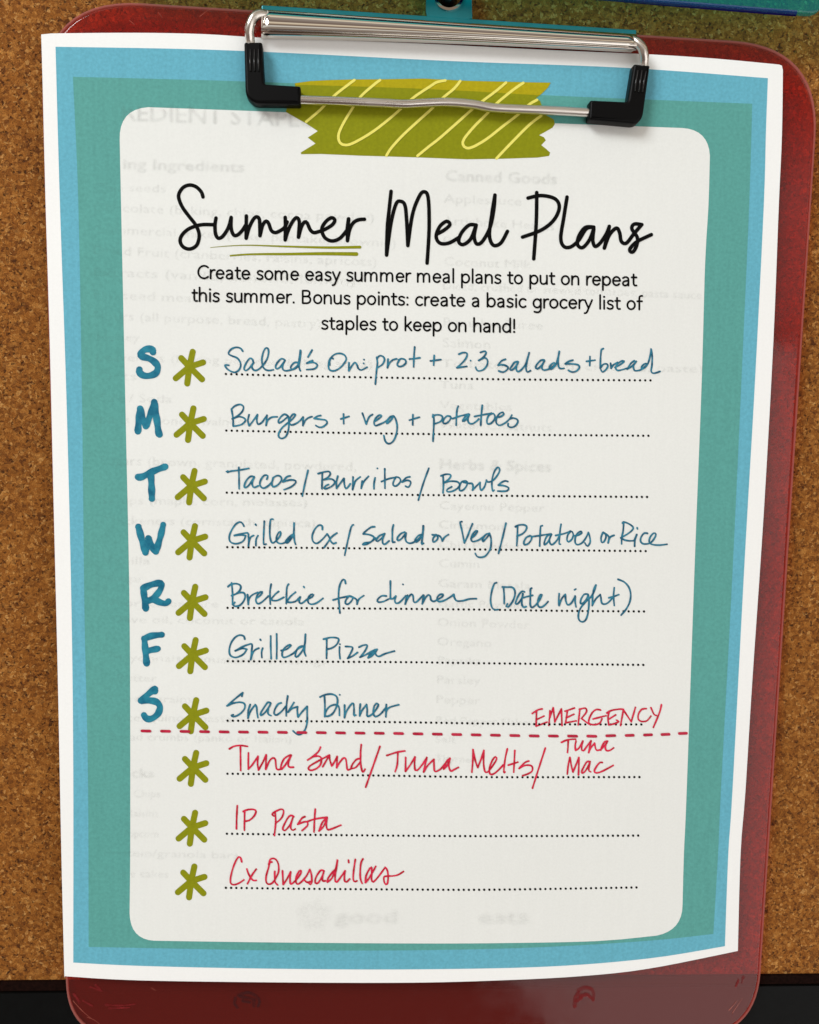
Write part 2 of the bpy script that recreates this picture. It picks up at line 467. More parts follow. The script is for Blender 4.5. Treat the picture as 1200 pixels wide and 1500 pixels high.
# bead added round the edge, paler to stand in for its highlight
def bead(outline, z, r, name, mat, parent):
    P = [at(x, y, z) for x, y in outline]; P.append(P[0]); P.append(P[1])
    return tube(name, P, r, mat, parent, 8)
bead(bo, (BOARD0 + BOARD1) / 2, .00045, 'edge_highlight_bead', M['edge_highlight'], red)

def zb(px, py): return BOARD1
mb = MB()
for txt in ('345,1462 344,1470 348,1476', '349,1458 362,1454 374,1458 380,1466 378,1474', '352,1460 364,1462 374,1464', '356,1466 366,1468', '372,1466 372,1474'):
    for s in strokes(txt): ribbon(mb, s, 5, 4, .00012, zf=zb)
mb.build('worn_patch', M['scuff'], red)
mb = MB()
for txt in ('842,1474 843,1462 848,1454', '847,1452 856,1447 866,1449 870,1456 869,1465', '850,1459 860,1457 866,1462', '845,1466 852,1462'):
    for s in strokes(txt): ribbon(mb, s, 6, 4.5, .00012, zf=zb)
mb.build('worn_patch', M['scuff_red'], red)
mb = MB()
for txt in ('133,1446 150,1452', '140,1443 148,1450', '108,1456 118,1468', '122,1466 136,1474', '155,1472 176,1473 198,1471', '160,1477 190,1476', '113,1462 116,1470', '1082,1436 1078,1446', '1089,1431 1087,1440'):
    mb = MB()
    for s in strokes(txt): ribbon(mb, s, 3.2, 1.6, .00012, zf=zb, wob=.3)
    mb.build('worn_patch', M['scuff_red'], red)
mb = MB()
for txt in ('107,1466 122,1482 134,1492', '128,1490 138,1494 146,1500', '1068,1480 1080,1466', '1073,1484 1088,1462', '232,18 238,26', '190,30 197,36', '293,24 305,15 317,11', '222,1447 228,1451'):
    mb = MB()
    for s in strokes(txt): ribbon(mb, s, .9, .5, .00012, zf=zb)
    mb.build('scratch', M['scuff_light'], red)

# --- the clip
base = slab('teal_reflection_strip', fillet([(383, 7), (933, 43.5), (931, 66), (384, 36)], 2, 3), .0050, .0063, M['teal_reflection'], red, bevel=.0003)  # added strip; its teal stands in for a reflection on the clip
def ring_plate(name, outer, c, r, z0, z1, mat, parent, n=32):
    """a small plate with a round hole"""
    ou = []
    C = Vector(c); N = len(outer)
    for k in range(n):
        a = k * math.tau / n; d = Vector((math.cos(a), math.sin(a)))
        best = None
        for i in range(N):
            p = Vector(outer[i]); q = Vector(outer[(i + 1) % N]); e = q - p
            den = d.x * e.y - d.y * e.x
            if abs(den) < 1e-9: continue
            t = ((p.x - C.x) * e.y - (p.y - C.y) * e.x) / den; u = ((p.x - C.x) * d.y - (p.y - C.y) * d.x) / den
            if t > 0 and -.001 <= u <= 1.001 and (best is None or t < best): best = t
        ou.append(C + d * best)
    inn = [C + Vector((math.cos(k * math.tau / n), math.sin(k * math.tau / n))) * r for k in range(n)]
    vs = []
    for pts, z in ((ou, z1), (inn, z1), (inn, z0), (ou, z0)):
        for p in pts: a = at(p.x, p.y, z1); vs.append((a.x, a.y, z))
    fs = []
    for L in range(4):
        for k in range(n):
            k2 = (k + 1) % n; a, b = L * n, ((L + 1) % 4) * n
            fs.append((a + k, b + k, b + k2, a + k2))
    return mesh_obj(name, vs, fs, mat, parent)
ring_plate('hanging_tab', [(625, -52), (690, -48), (692, 29), (624, 25)], (658, -7), 18.5, .0052, .0062, M['teal_reflection'], red)  # tab coloured teal to carry the reflected clipboard above
ring_plate('eyelet', [(676 + 0, -7 + 0)] and [(658 + 22 * math.cos(t), -7 + 22 * math.sin(t)) for t in [k * math.tau / 24 for k in range(24)]], (658, -7), 18, .0063, .0068, M['chrome'], red)

# chrome jaw: one bent sheet, a roll on top and a flared lip that presses on the paper
prof = []
for k in range(19):                                     # the roll: part of a 5.6 mm radius, tipped towards the top
    a = math.radians(40 - k * 55 / 18)
    prof.append((.02 + .66 * (math.sin(math.radians(40)) - math.sin(a)) / (math.sin(math.radians(40)) + math.sin(math.radians(15))), .0088 + .0066 * (math.cos(a) - math.cos(math.radians(40)))))
prof += [(.69, .0096), (.692, .0080), (.70, .0072), (.715, .0071), (.73, .0078), (.77, .0081), (.83, .0079), (.90, .0072), (.95, .0067), (1.0, .0063)]
ts = [p[0] for p in prof]
NX = 40; vs = []; fs = []
for i in range(NX + 1):
    u = i / NX
    xt, yt = 383 + (933 - 383) * u, 13 + (49.5 - 13) * u
    yb = 57 + (77 - 57) * u - 3.0 * math.sin(u * math.pi)
    xb = 383 + (924 - 383) * u
    for (t, z) in prof:
        z2 = z + (.0003 * math.sin(u * 5 + t * 4) if t > .75 else 0)
        vs.append(at(xt + (xb - xt) * max(0, (t - .8) / .2), yt + (yb - yt) * t, z2))
n = len(prof)
for i in range(NX):
    for j in range(n - 1): fs.append((i * n + j, i * n + j + 1, (i + 1) * n + j + 1, (i + 1) * n + j))
jaw = mesh_obj('clip_jaw', vs, fs, M['chrome'], red, smooth=True)
so = jaw.modifiers.new('sheet', 'SOLIDIFY'); so.thickness = .0008; so.offset = -1

# wire bail: one arm on each side, and the bar that holds the paper down
def wz(p, z): return at(p[0], p[1], z)
la = spline3([wz(p, z) for p, z in (((390, 22), .0084), ((381, 21), .0092), ((373, 25), .0096), ((367.5, 35), .0096), ((365.5, 47), .0090), ((367, 62), .0080), ((369, 80), .0078))], 6)
tube('wire_arm', la, .00132, M['wire'], red)
ra = spline3([wz(p, z) for p, z in (((926, 59), .0084), ((933, 62), .0092), ((940, 69), .0096), ((943.5, 79), .0094), ((944, 92), .0084), ((943, 110), .0078))], 6)
tube('wire_arm', ra, .00132, M['wire'], red)
barp = [(420, 145), (442, 146.5), (500, 148.5), (560, 151), (592, 152.5), (622, 151), (655, 150), (690, 152.5), (722, 158), (760, 160), (810, 162), (864, 165), (885, 166)]
bar = spline3([wz(p, .0078) for p in barp], 6)
tube('wire_bar', bar, .00122, M['wire'], red)
mbw = []
def grip(outline, ridges):
    g = slab('corner_grip', outline, BOARD1 + .0007, .0098, M['rubber'], red, bevel=.0008, nb=3)
    for (a, b) in ridges:
        pa, pb = at(*a, .0099), at(*b, .0099)
        tube('ridge', [pa, pb], .00026, M['ridge'], g, 8)
    return g
grip(fillet([(357.5, 61), (384, 61), (387.5, 122.5), (440.5, 125.5), (440.5, 152), (372, 151), (359.5, 139)], [3, 3, 4, 3, 3, 14, 14], 5),
     [((366, 72), (367, 104)), ((372, 72), (373, 104)), ((378, 72), (379, 104))])
grip(fillet([(929, 93), (953, 95), (942.5, 171), (934, 181), (863, 174.5), (865, 146), (920, 148.5)], [3, 3, 10, 12, 3, 3, 4], 5),
     [((934, 103), (930, 134)), ((940, 103), (936, 135)), ((946, 104), (941, 135))])

# ------------------------------------------------------------------ hook and the teal clipboard above
hk = thing('wall_hook', 'small black hook head inside the hanging hole of the clip', 'hook', at(658, -8, 0))
mb = MB(); c = at(656, -6, .004); R0 = .0031
prev = None
for i in range(9):
    a = i / 8 * math.pi / 2; r = R0 * math.cos(a) + 1e-5; z = .0012 + .0046 * math.sin(a)
    ring = [(c.x + r * math.cos(k * math.tau / 24), c.y + r * math.sin(k * math.tau / 24), z) for k in range(24)]
    b = len(mb.v); mb.v += ring
    if i: mb.f += [(b - 24 + k, b - 24 + (k + 1) % 24, b + (k + 1) % 24, b + k) for k in range(24)]
mb.build('hook_head', M['hook'], hk, True)
sh = [(c.x, c.y, .002), (c.x, c.y, -.004)]
tube('shank', sh, .0012, M['hook'], hk, 12)

TZ0, TZ1 = .0105, .0130
teal = thing('clipboard', 'teal see-through clipboard at the top edge, only its lower rim in view', 'clipboard', at(760, -60, 0))
to = fillet([(120, -64), (1206, 21), (1240, -420), (150, -460)], [60, 22, 30, 30], 8)
slab('board', to, TZ0, TZ1, M['teal_acrylic'], teal, bevel=.0006)
# added rim a little below the board's face; violet painted in for edge refraction
P = [at(x, y, TZ0 + .0006) for x, y in ((240, -55.5), (600, -27), (900, -2.3), (1050, 10.3), (1140, 17.6), (1166, 19.6))]
tube('added_refraction_rim', P, .0008, M['violet_refraction'], teal, 10)

# ------------------------------------------------------------------ the printed sheet
sheet = thing('meal_plan_sheet', 'white printed Summer Meal Plans page with teal and red handwriting', 'sheet of paper', at(600, 745, BOARD1))
def edge(*chains):
    out = []
    for c in chains:
        s = spline(c, 22)
        out += s[(1 if out and math.dist(out[-1], s[0]) < .5 else 0):]
    if math.dist(out[0], out[-1]) < .5: out.pop()
    return out
top = [(60.5, 50.5), (75, 49), (200, 48), (300, 50), (400, 56), (600, 63), (800, 73), (950, 79.5), (1050, 86), (1141, 94.5)]
right = [(1147, 103), (1145.5, 200), (1141, 300), (1133, 500), (1119, 750), (1102, 1000), (1092, 1160), (1085, 1250), (1081, 1393)]
bottom = [(1081, 1393), (950, 1419), (850, 1430), (735, 1436), (600, 1439.5), (400, 1439), (200, 1436), (95, 1430)]
left = [(94.5, 1432), (90, 1250), (85, 1000), (79, 750), (73, 500), (67, 300), (62.5, 120), (60.5, 52)]
print_poly('paper', edge(top, [top[-1], (1145.5, 96), right[0]], right, bottom, left), M['paper'], sheet, 0, 16, thick=.00011)

bl_t = [(81.5, 68.5), (260, 71.5), (400, 76.5), (600, 86.5), (700, 91), (920, 99.5), (1125, 114.5)]
bl_r = [(1125, 114.5), (1122, 196), (1119, 300), (1106, 560), (1091, 820), (1073, 1160), (1067, 1250), (1062, 1386)]
bl_b = [(1062, 1386), (950, 1404), (800, 1416), (600, 1420), (400, 1419), (210, 1415), (107.5, 1410)]
bl_l = [(107.5, 1410), (107.5, 1130), (105, 900), (98, 600), (88, 300), (81.5, 68.5)]
print_poly('outer_border', edge(bl_t, bl_r, bl_b, bl_l), M['blue'], sheet, 3e-5, 16)['label'] = 'sky blue printed border band'
gr_t = [(107, 112.5), (350, 119), (600, 129), (810, 140), (1102, 152)]
gr_r = [(1102, 152), (1097.5, 300), (1087, 540), (1073, 840), (1056, 1160), (1052, 1250), (1045, 1368)]
gr_b = [(1045, 1368), (950, 1378), (780, 1388), (600, 1392), (400, 1392), (260, 1389.5), (130, 1387)]
gr_l = [(130, 1387), (129, 1130), (124, 900), (120.5, 600), (115, 300), (107, 112.5)]
print_poly('inner_border', edge(gr_t, gr_r, gr_b, gr_l), M['green'], sheet, 6e-5, 16)['label'] = 'sea green printed border band'
def arc(a, c, b, n=8): return [((1 - t) ** 2 * a[0] + 2 * (1 - t) * t * c[0] + t * t * b[0], (1 - t) ** 2 * a[1] + 2 * (1 - t) * t * c[1] + t * t * b[1]) for t in [k / n for k in range(n + 1)]]
wh = edge([(217, 157), (420, 164.5), (600, 172), (810, 180.5), (1000, 187.5)], arc((1000, 187.5), (1038, 190), (1040, 228)),
          [(1040, 228), (1038, 300), (1033, 387), (1028, 560), (1018, 820), (1006, 1160), (1002, 1250), (1000, 1325)],
          arc((1000, 1325), (1000, 1363), (962, 1370.5)), [(962, 1370.5), (875, 1378.5), (735, 1381.5), (600, 1382), (400, 1380.5), (226, 1378)],
          arc((226, 1378), (191, 1376), (190, 1338)), [(190, 1338), (191, 1210), (190, 900), (184, 600), (177.5, 300), (175.5, 205)],
          arc((175.5, 205), (174, 160), (217, 157)))
print_poly('white_panel', wh, M['panel'], sheet, 9e-5, 16)

# faint print of the page underneath showing through
PTM = {}
def text_mesh(body, bold):
    cu = bpy.data.curves.new('t', 'FONT'); cu.body = body; cu.resolution_u = 2
    if bold: cu.offset = .016
    o = bpy.data.objects.new('t', cu); COL.objects.link(o); bpy.context.view_layer.update()
    me = o.to_mesh(); v = [tuple(p.co) for p in me.vertices]; f = [tuple(p.vertices) for p in me.polygons]
    o.to_mesh_clear(); bpy.data.objects.remove(o); bpy.data.curves.remove(cu)
    return v, f
def ghost_line(mbs, body, x0, y0, x1, y1, h, bold=False, lim=None):
    v, f = text_mesh(body, bold)
    W = max(p[0] for p in v); k_ = 2.3 if bold == 'soft' else 1.35 if bold else 1.0
    for j, mb in enumerate(mbs):
        jx, jy = ((0, 0), (1.3, .6), (-.7, 1.3), (-1.2, -.6), (.8, -1.2))[j]
        vs = []; pp = []
        for x, y, _ in v:
            u = x / W; px = x0 + (x1 - x0) * u + jx * k_; py = y0 + (y1 - y0) * u - y * h / .7 + jy * k_
            pp.append((px, py)); vs.append(at(px, py, zp(px, py) + .000105 + .000003 * j))
        # on the dark border the show-through is much fainter
        keep = []
        for g in f:
            gx = sum(pp[i][0] for i in g) / len(g); gy = sum(pp[i][1] for i in g) / len(g)
            if gx > 180 + (gy - 300) * .012 and gy > 160 + (gx - 217) * .036 and gx < 1030: keep.append(g)
            elif j < 2 and not bold: keep.append(g)
        mb.add(vs, keep)
g1 = [MB() for _ in range(5)]; gb = [MB() for _ in range(5)]
for a in (('Chia seeds', 135, 279, 243, 282, 12), ('Chocolate (baking, chips, cocoa powder)', 135, 309, 548, 325, 13), ('Commercial mixes (cake, pancake, brownie)', 135, 341, 580, 362, 13),
          ('Dried Fruit (cranberries, raisins, apricots)', 135, 372, 552, 390, 13), ('Extracts (vanilla, almond, lemon)', 135, 404, 520, 418, 13), ('Flaxseed meal', 135, 437, 285, 443, 13),
          ('Flours (all purpose, bread, pastry)', 135, 468, 470, 480, 13), ('Honey', 140, 499, 205, 500, 12), ('Leaveners (baking powder, baking soda)', 140, 528, 545, 540, 12), ('Oats', 140, 556, 200, 557, 12),
          ('Salt / Soda', 145, 588, 252, 590, 12), ('Nuts (almonds, walnuts)', 145, 620, 370, 624, 12), ('Sugars (brown, granulated, powdered,', 145, 680, 522, 690, 13), ('Syrups (maple, corn, molasses)', 145, 738, 450, 742, 12),
          ('Thickeners (cornstarch, tapioca)', 150, 768, 462, 772, 12), ('Vanilla', 150, 826, 220, 827, 11), ('Vinegar', 150, 852, 210, 853, 11), ('Worcestershire', 155, 888, 320, 890, 11), ('Olive oil, coconut or canola', 160, 912, 446, 916, 11),
          ('Mayonnaise, mustard, dressings', 160, 968, 478, 974, 11), ('Butter', 170, 998, 230, 999, 11), ('Cereal grains', 160, 1028, 282, 1030, 11), ('Rice, quinoa, pasta', 165, 1056, 340, 1058, 11), ('Bread crumbs (panko or Italian)', 160, 1084, 427, 1088, 11),
          ('Chips', 195, 1168, 235, 1168, 11), ('Raisins', 185, 1196, 232, 1197, 11), ('Popcorn', 180, 1226, 232, 1227, 11), ('Protein/granola bars', 150, 1254, 350, 1258, 11), ('Rice cakes', 165, 1284, 247, 1286, 11),
          ('Applesauce', 650, 297, 764, 301, 13), ('Artichoke Hearts', 649, 329, 812, 338, 13), ('Beans', 648, 358, 710, 360, 12), ('Coconut Milk', 650, 389, 778, 394, 13), ('Diced, crushed or stewed tomatoes, pasta sauce', 648, 424, 1028, 438, 12),
          ('Pumpkin Puree', 648, 478, 795, 483, 13), ('Salmon', 648, 508, 718, 511, 13), ('Tomatoes (diced, crushed, paste)', 646, 538, 1030, 546, 12), ('Tuna', 644, 569, 694, 570, 12), ('Vegetables', 644, 599, 750, 602, 12),
          ('Water Chestnuts', 643, 627, 808, 632, 12), ('Basil', 643, 717, 690, 718, 11), ('Cayenne Pepper', 643, 746, 798, 750, 12), ('Cinnamon', 642, 774, 738, 777, 12), ('Chili Powder', 642, 803, 765, 807, 12), ('Cumin', 642, 831, 702, 832, 12),
          ('Garam Masala', 641, 860, 777, 864, 12), ('Garlic Powder', 641, 889, 770, 892, 11), ('Onion Powder', 640, 917, 776, 921, 12), ('Oregano', 640, 945, 720, 948, 12), ('Paprika', 640, 972, 706, 974, 11), ('Parsley', 639, 1001, 704, 1003, 12),
          ('Pepper', 638, 1030, 704, 1032, 12), ('Red Pepper Flakes', 638, 1060, 780, 1064, 11), ('Salt', 637, 1088, 668, 1089, 11), ('Thyme', 637, 1116, 690, 1118, 11)):
    ghost_line(g1, *a)
for a in (('INGREDIENT STAPLES', 110, 174, 475, 187, 24), ('Baking Ingredients', 135, 246, 358, 252, 15), ('Canned Goods', 652, 265, 816, 270, 16), ('Herbs & Spices', 643, 687, 808, 691, 15), ('Snacks', 155, 1138, 226, 1139, 13)):
    ghost_line(gb, *a, bold=True)
for a in (('good', 490, 1352, 582, 1352, 19), ('eats', 700, 1352, 775, 1352, 19)): ghost_line(g1, *a, bold='soft')
for k in range(28):
    a = k * 2.4; rr = 3 + 21 * math.sqrt(k / 28)
    x, y = 460 + rr * math.cos(a), 1341 + rr * .9 * math.sin(a)
    ribbon(g1[k % 5], [(x, y)], 12, off=.000105 + .000001 * (k % 5))
for i, mb in enumerate(g1): mb.build('show_through_text', M['ghost'], sheet)['kind'] = 'stuff'
for i, mb in enumerate(gb): mb.build('show_through_heading', M['ghost_bold'], sheet)['kind'] = 'stuff'

# washi-tape strip printed behind the clip
tape = [(432, 121.8), (455, 118.6), (480, 117.3), (513, 116.3), (560, 116), (620, 115), (687, 118.3), (770, 120.3), (807, 121), (803, 128), (794, 137), (785, 144), (791.5, 148), (794, 155), (797, 167),
        (811.5, 175), (813, 181.5), (809.5, 187), (790, 198), (797, 201), (799.7, 205.5), (793, 212.5), (800, 218), (806, 223.5), (804.5, 228.4), (787, 230.8), (737, 232.5), (683, 233.3), (620, 230.8),
        (580, 229.5), (530, 228), (470, 225.5), (441.5, 225.8), (440.5, 223.5), (462.3, 210.2), (451, 201.5), (465.6, 192), (448, 180.6), (418.8, 164), (421, 156), (428, 146), (433, 136)]
print_poly('tape_strip', tape, M['olive'], sheet, 1.25e-4, 16)
band = [(432.3, 122), (455, 118.8), (480, 117.5), (513, 116.5), (560, 116.2), (620, 115.2), (687, 118.5), (770, 120.5), (806.6, 121.2), (803, 128), (794, 137), (790, 139.6), (700, 134), (600, 129.2), (520, 126.5), (450, 124.6), (433, 125)]
print_poly('tape_upper_edge', band, M['olive_warm'], sheet, 1.32e-4, 16)['label'] = 'warmer olive band where the strip crosses the blue'
mb = MB()
for (ox, oy, s, txt) in ((430, 100, 6, '535,104 480,145 360,240 230,370 112,470 ; 760,104 700,150 590,250 500,380 430,500 395,590 410,655 460,675 540,650 700,555 860,430 1040,270 1130,205 1200,160 1260,122 1335,107 ; 818,766 860,700 960,590 1100,460 1200,370 1320,255 1410,180 1466,112 ; 1090,770 1200,680'),
                         (620, 100, 6, '60,680 150,610 320,460 420,370 520,290 640,200 728,126 ; 880,128 790,190 650,305 560,400 450,510 360,620 350,670 380,700 440,690 560,620 700,510 830,410 930,320 1000,278 ; 645,792 780,650 930,500 1038,416')):
    for st in strokes(txt, ox, oy, s): ribbon(mb, st, 3.9, off=1.5e-4, step=3)
mb.build('tape_squiggle', M['cream'], sheet)

# title
mb = MB()
T = [(250, 260, 8, '380,228 360,170 300,110 225,88 150,115 100,185 98,250 140,350 220,460 290,550 330,640 332,720 300,800 225,838 150,815 112,750 130,680 200,610 290,570 380,552 500,553 ; 532,475 520,560 525,650 545,700 570,712 610,690 660,620 690,550 710,468 | 708,580 725,650 750,680 790,670 840,620 885,550 ; 888,450 886,590 886,712 | 920,590 970,490 1010,460 1040,490 1046,590 1048,682 | 1075,570 1105,520 1125,510 1150,540 1180,620 1220,645 1262,635 1330,590 1366,520'),
     (240, 250, 3.3333, '593,228 594,280 593,338 | 610,285 635,240 652,230 662,250 660,290 658,325 | 672,275 688,250 700,255 715,288 732,302 755,298 790,285 825,262 835,240 818,230 790,250 772,285 785,325 820,343 860,330 895,290 | 902,235 ; 903,235 898,290 897,342 | 907,290 925,255 950,240 980,237'),
     (540, 260, 2.7273, '90,55 82,130 75,200 72,310 | 90,180 110,105 128,95 145,110 152,170 157,272 | 175,150 200,80 220,57 238,80 242,200 234,342 ; 275,225 305,208 325,188 312,175 285,195 270,235 285,262 320,262 360,240 ; 430,190 402,190 372,220 360,255 378,268 408,245 430,190 | 422,235 432,265 455,255 485,200 500,130 505,70 ; 505,70 492,150 483,230 498,270 528,262 555,215 ; 672,60 670,180 660,325 ; 637,82 690,72 745,85 762,120 740,170 690,210 615,238 ; 793,78 780,160 768,240 780,275 808,277 840,250 870,205 900,198 ; 900,198 865,200 840,235 835,268 855,280 882,250 900,205 | 896,250 905,275 925,262 950,225 962,195 ; 962,195 952,240 942,282 | 962,230 990,202 1003,220 1010,255 1030,262 1060,225 1090,190 ; 1092,188 1062,186 1052,205 1074,240 1070,275 1055,298 1043,288 1070,258 1130,228')]
for ox, oy, s, txt in T:
    for st in strokes(txt, ox, oy, s): ribbon(mb, st, 5.4, off=1.7e-4)
mb.build('title_lettering', M['black'], sheet)
mb = MB()
ribbon(mb, strokes('228,375 270,371 340,366 430,364 600,370 800,375 958,373', 240, 250, 3.3333)[0], .7, 4.2, 1.4e-4, step=8)
mb.build('underline', M['olive'], sheet)
mb = MB()
ribbon(mb, strokes('325,415 400,409 500,407 600,407 780,405 941,407', 240, 250, 3.3333)[0], 2.2, 5.6, 1.4e-4, step=8)
mb.build('underline', M['olive'], sheet)

# paragraph: a single-stroke sans drawn letter by letter (units: photo pixels, y up from the baseline)
def ell(cx, cy, rx, ry, a0, a1, n=16): return [(cx + rx * math.cos(math.radians(a0 + (a1 - a0) * k / n)), cy + ry * math.sin(math.radians(a0 + (a1 - a0) * k / n))) for k in range(n + 1)]
def S_(t): return strokes(t)
HUMP = '1.6,7.5 2.4,10.6 4.2,12.8 6.8,13.4 9.2,12.6 10.4,10.2 10.6,7 10.6,1'
G = {'o': (13, [ell(6.4, 7.2, 5.2, 6.2, 90, 450)]), 'c': (11.2, [ell(6.4, 7.2, 5.2, 6.2, 48, 312)]),
     'e': (12.6, [[(1.4, 7.5), (11.2, 7.5)], ell(6.4, 7.2, 5.0, 6.2, 4, 318)]),
     'a': (12.2, S_('1.8,11.8 4.2,13.3 7.0,13.2 8.9,11.8 9.4,9.4 9.4,1 ; 9.4,8 5.6,7.6 2.6,6.4 1.5,4.2 2.2,2.0 4.4,0.9 7.2,1.6 9.3,4')),
     'b': (13.2, [[(1.6, 21), (1.6, 1)], ell(6.8, 7.2, 5.1, 6.2, 180, -180)]), 'd': (13.2, [[(11.4, 21), (11.4, 1)], ell(6.3, 7.2, 5.1, 6.2, 0, 360)]),
     'p': (13.2, [[(1.6, 13.4), (1.6, -6)], ell(6.8, 7.2, 5.1, 6.2, 180, -180)]),
     'g': (13.2, [ell(6.3, 7.2, 5.1, 6.2, 0, 360)] + S_('11.4,13.4 11.4,1 11.2,-2.4 9.4,-5.2 6.2,-6 2.6,-5')),
     'h': (12.6, [[(1.6, 21), (1.6, 1)]] + S_(HUMP)), 'n': (12.6, [[(1.6, 13.4), (1.6, 1)]] + S_(HUMP)),
     'm': (20.4, [[(1.6, 13.4), (1.6, 1)]] + S_('1.6,7.5 2.4,10.6 4.0,12.8 6.2,13.4 8.4,12.6 9.5,10.2 9.7,7 9.7,1 ; 9.7,7.5 10.5,10.6 12.1,12.8 14.3,13.4 16.6,12.6 17.7,10.2 17.9,7 17.9,1')),
     'u': (12.6, S_('1.6,13.4 1.6,7 2.0,3.4 3.6,1.4 6.0,1.0 8.6,1.8 10.2,4.2 10.6,7') + [[(10.6, 13.4), (10.6, 1)]]),
     'i': (5.1, [[(2.3, 13.4), (2.3, 1)], [(2.3, 18.6)]]), 'l': (5.1, [[(2.3, 21), (2.3, 1)]]),
     'k': (11, [[(1.6, 21), (1.6, 1)], [(9.4, 13.4), (1.9, 6.0)], [(4.4, 8.2), (10, 1)]]),
     'r': (7.9, [[(1.6, 13.4), (1.6, 1)]] + S_('1.6,7.5 2.4,10.8 4.2,12.9 6.0,13.5 7.4,13.3')),
     's': (10.3, S_('8.8,12 6.8,13.1 4.6,13.4 2.4,12.4 1.8,10.4 2.8,8.6 5.4,7.4 8.0,6.2 9.0,4.2 8.2,2 5.8,1 3.4,1.2 1.3,2.4')),
     't': (8.4, S_('3.4,17.4 3.4,5 3.8,2.4 5.2,1.1 7.4,1.3') + [[(.8, 13.1), (7.4, 13.1)]]),
     'f': (7.7, S_('7.6,20.9 5.8,21 4.0,19.8 3.5,17.4 3.5,13 3.5,1') + [[(.8, 13.1), (7.2, 13.1)]]),
     'y': (11.2, S_('.8,13.4 3.2,7.4 5.7,1.4 ; 10.6,13.4 7.8,6.4 5.2,0 3.8,-3.6 2.2,-5.6 .4,-5.8')),
     'v': (11, S_('.8,13.4 5.5,1 | 10.2,13.4')), 'C': (15.8, [ell(9.6, 10, 8.2, 9.2, 48, 312, 20)]),
     'B': (15, [[(2, 19.2), (2, 1)]] + S_('2,19.2 7.6,19.2 10.6,18.2 11.6,15.2 10.4,12.0 7.6,10.9 2,10.9 ; 7.6,10.9 11.2,9.8 12.6,6.2 11.4,2.4 8.0,1 2,1')),
     '.': (5, [[(2.2, 1.7)]]), ':': (5, [[(2.2, 1.7)], [(2.2, 12)]]), '!': (5.4, [[(2.6, 19.6), (2.6, 6.6)], [(2.6, 1.6)]]), ' ': (6.7, [])}
def para(body, x0, y0, x1, y1):
    tot = sum(G[c][0] for c in body) - 1.5; k = (x1 - x0) / tot; x = 0; mb = MB()
    for c in body:
        adv, ss = G[c]
        for st in ss:
            pts = [(x0 + (x + a * .92 + .5) * k, y0 + (y1 - y0) * (x / tot) - b * 1.0) for a, b in st]
            if len(pts) == 1: ribbon(mb, pts, 3.4, off=1.6e-4)
            else: ribbon(mb, pts, 2.75, off=1.6e-4, smooth=len(pts) > 2, step=1.5)
        x += adv
    mb.build('printed_line', M['black'], sheet)
para('Create some easy summer meal plans to put on repeat', 288.5, 408.5, 932, 419.5)
para('this summer. Bonus points: create a basic grocery list of', 280.5, 442.0, 939.5, 454.5)
para('staples to keep on hand!', 470, 483.0, 754.5, 487.8)

# dotted writing lines
ROWS = [[(331, 547.8), (472, 551.5), (625.6, 554.1), (776, 556), (953, 557.2)], [(331.7, 630.7), (487.6, 633.8), (624.5, 635.7), (776, 637), (950, 638.3)],
        [(332.3, 721.6), (464.4, 723.6), (608, 725), (751, 726.4), (948, 728)], [(333, 801.5), (456.6, 802.6), (652, 804.4), (742, 805.3), (946, 807.3)],
        [(333.5, 890.4), (486, 891), (703.5, 893), (809, 894.6), (943.5, 895.7)], [(333.6, 968.5), (447.5, 969.2), (597, 970), (702, 971.5), (942.5, 974)],
        [(333.5, 1055.7), (454.5, 1056.6), (604, 1058.2), (777, 1060.8), (939.6, 1061.2)], [(333.3, 1133.4), (446, 1134.7), (566, 1136.2), (715, 1138.4), (936.8, 1138.3)],
        [(332.5, 1221.3), (504, 1223.4), (700, 1224.8), (935, 1224)], [(331, 1300.5), (450, 1302), (593.6, 1303), (720, 1303.3), (932.5, 1300)]]
for row in ROWS:
    mb = MB(); x0, x1 = row[0][0], row[-1][0]; sp_ = spline(row, 4)
    for k in range(81):
        u = k / 80; x = x0 + (x1 - x0) * (u * 1.018 - .018 * u * u)
        j = min(range(len(sp_)), key=lambda q: abs(sp_[q][0] - x)); j = min(max(j, 1), len(sp_) - 2)
        a, b = sp_[j - 1], sp_[j + 1]; y = a[1] + (b[1] - a[1]) * (x - a[0]) / (b[0] - a[0])
        ribbon(mb, [(x, y)], 3.55, off=1.35e-4)
    mb.build('dotted_line', M['black'], sheet)

# asterisks
for i, (x, y) in enumerate(((277.6, 537.3), (278.7, 620.1), (280.3, 711.7), (280.9, 792.4), (281.4, 881.2), (282, 959.2), (282.8, 1047.2), (282.8, 1124.3), (281.3, 1212), (280.2, 1290.7))):
    mb = MB(); k = 1.0 - .003 * i; LIFT[0] = 0
    for dx, dy in ((4.8, -22), (-12, -12.8), (20, -6.4), (-20, 16.8), (18.5, 18.4), (-3.2, 24.5)):
        ribbon(mb, [(x, y), (x + dx * k, y + dy * k)], 9.0, off=1.45e-4, smooth=False)
    mb.build('asterisk', M['olive'], sheet)

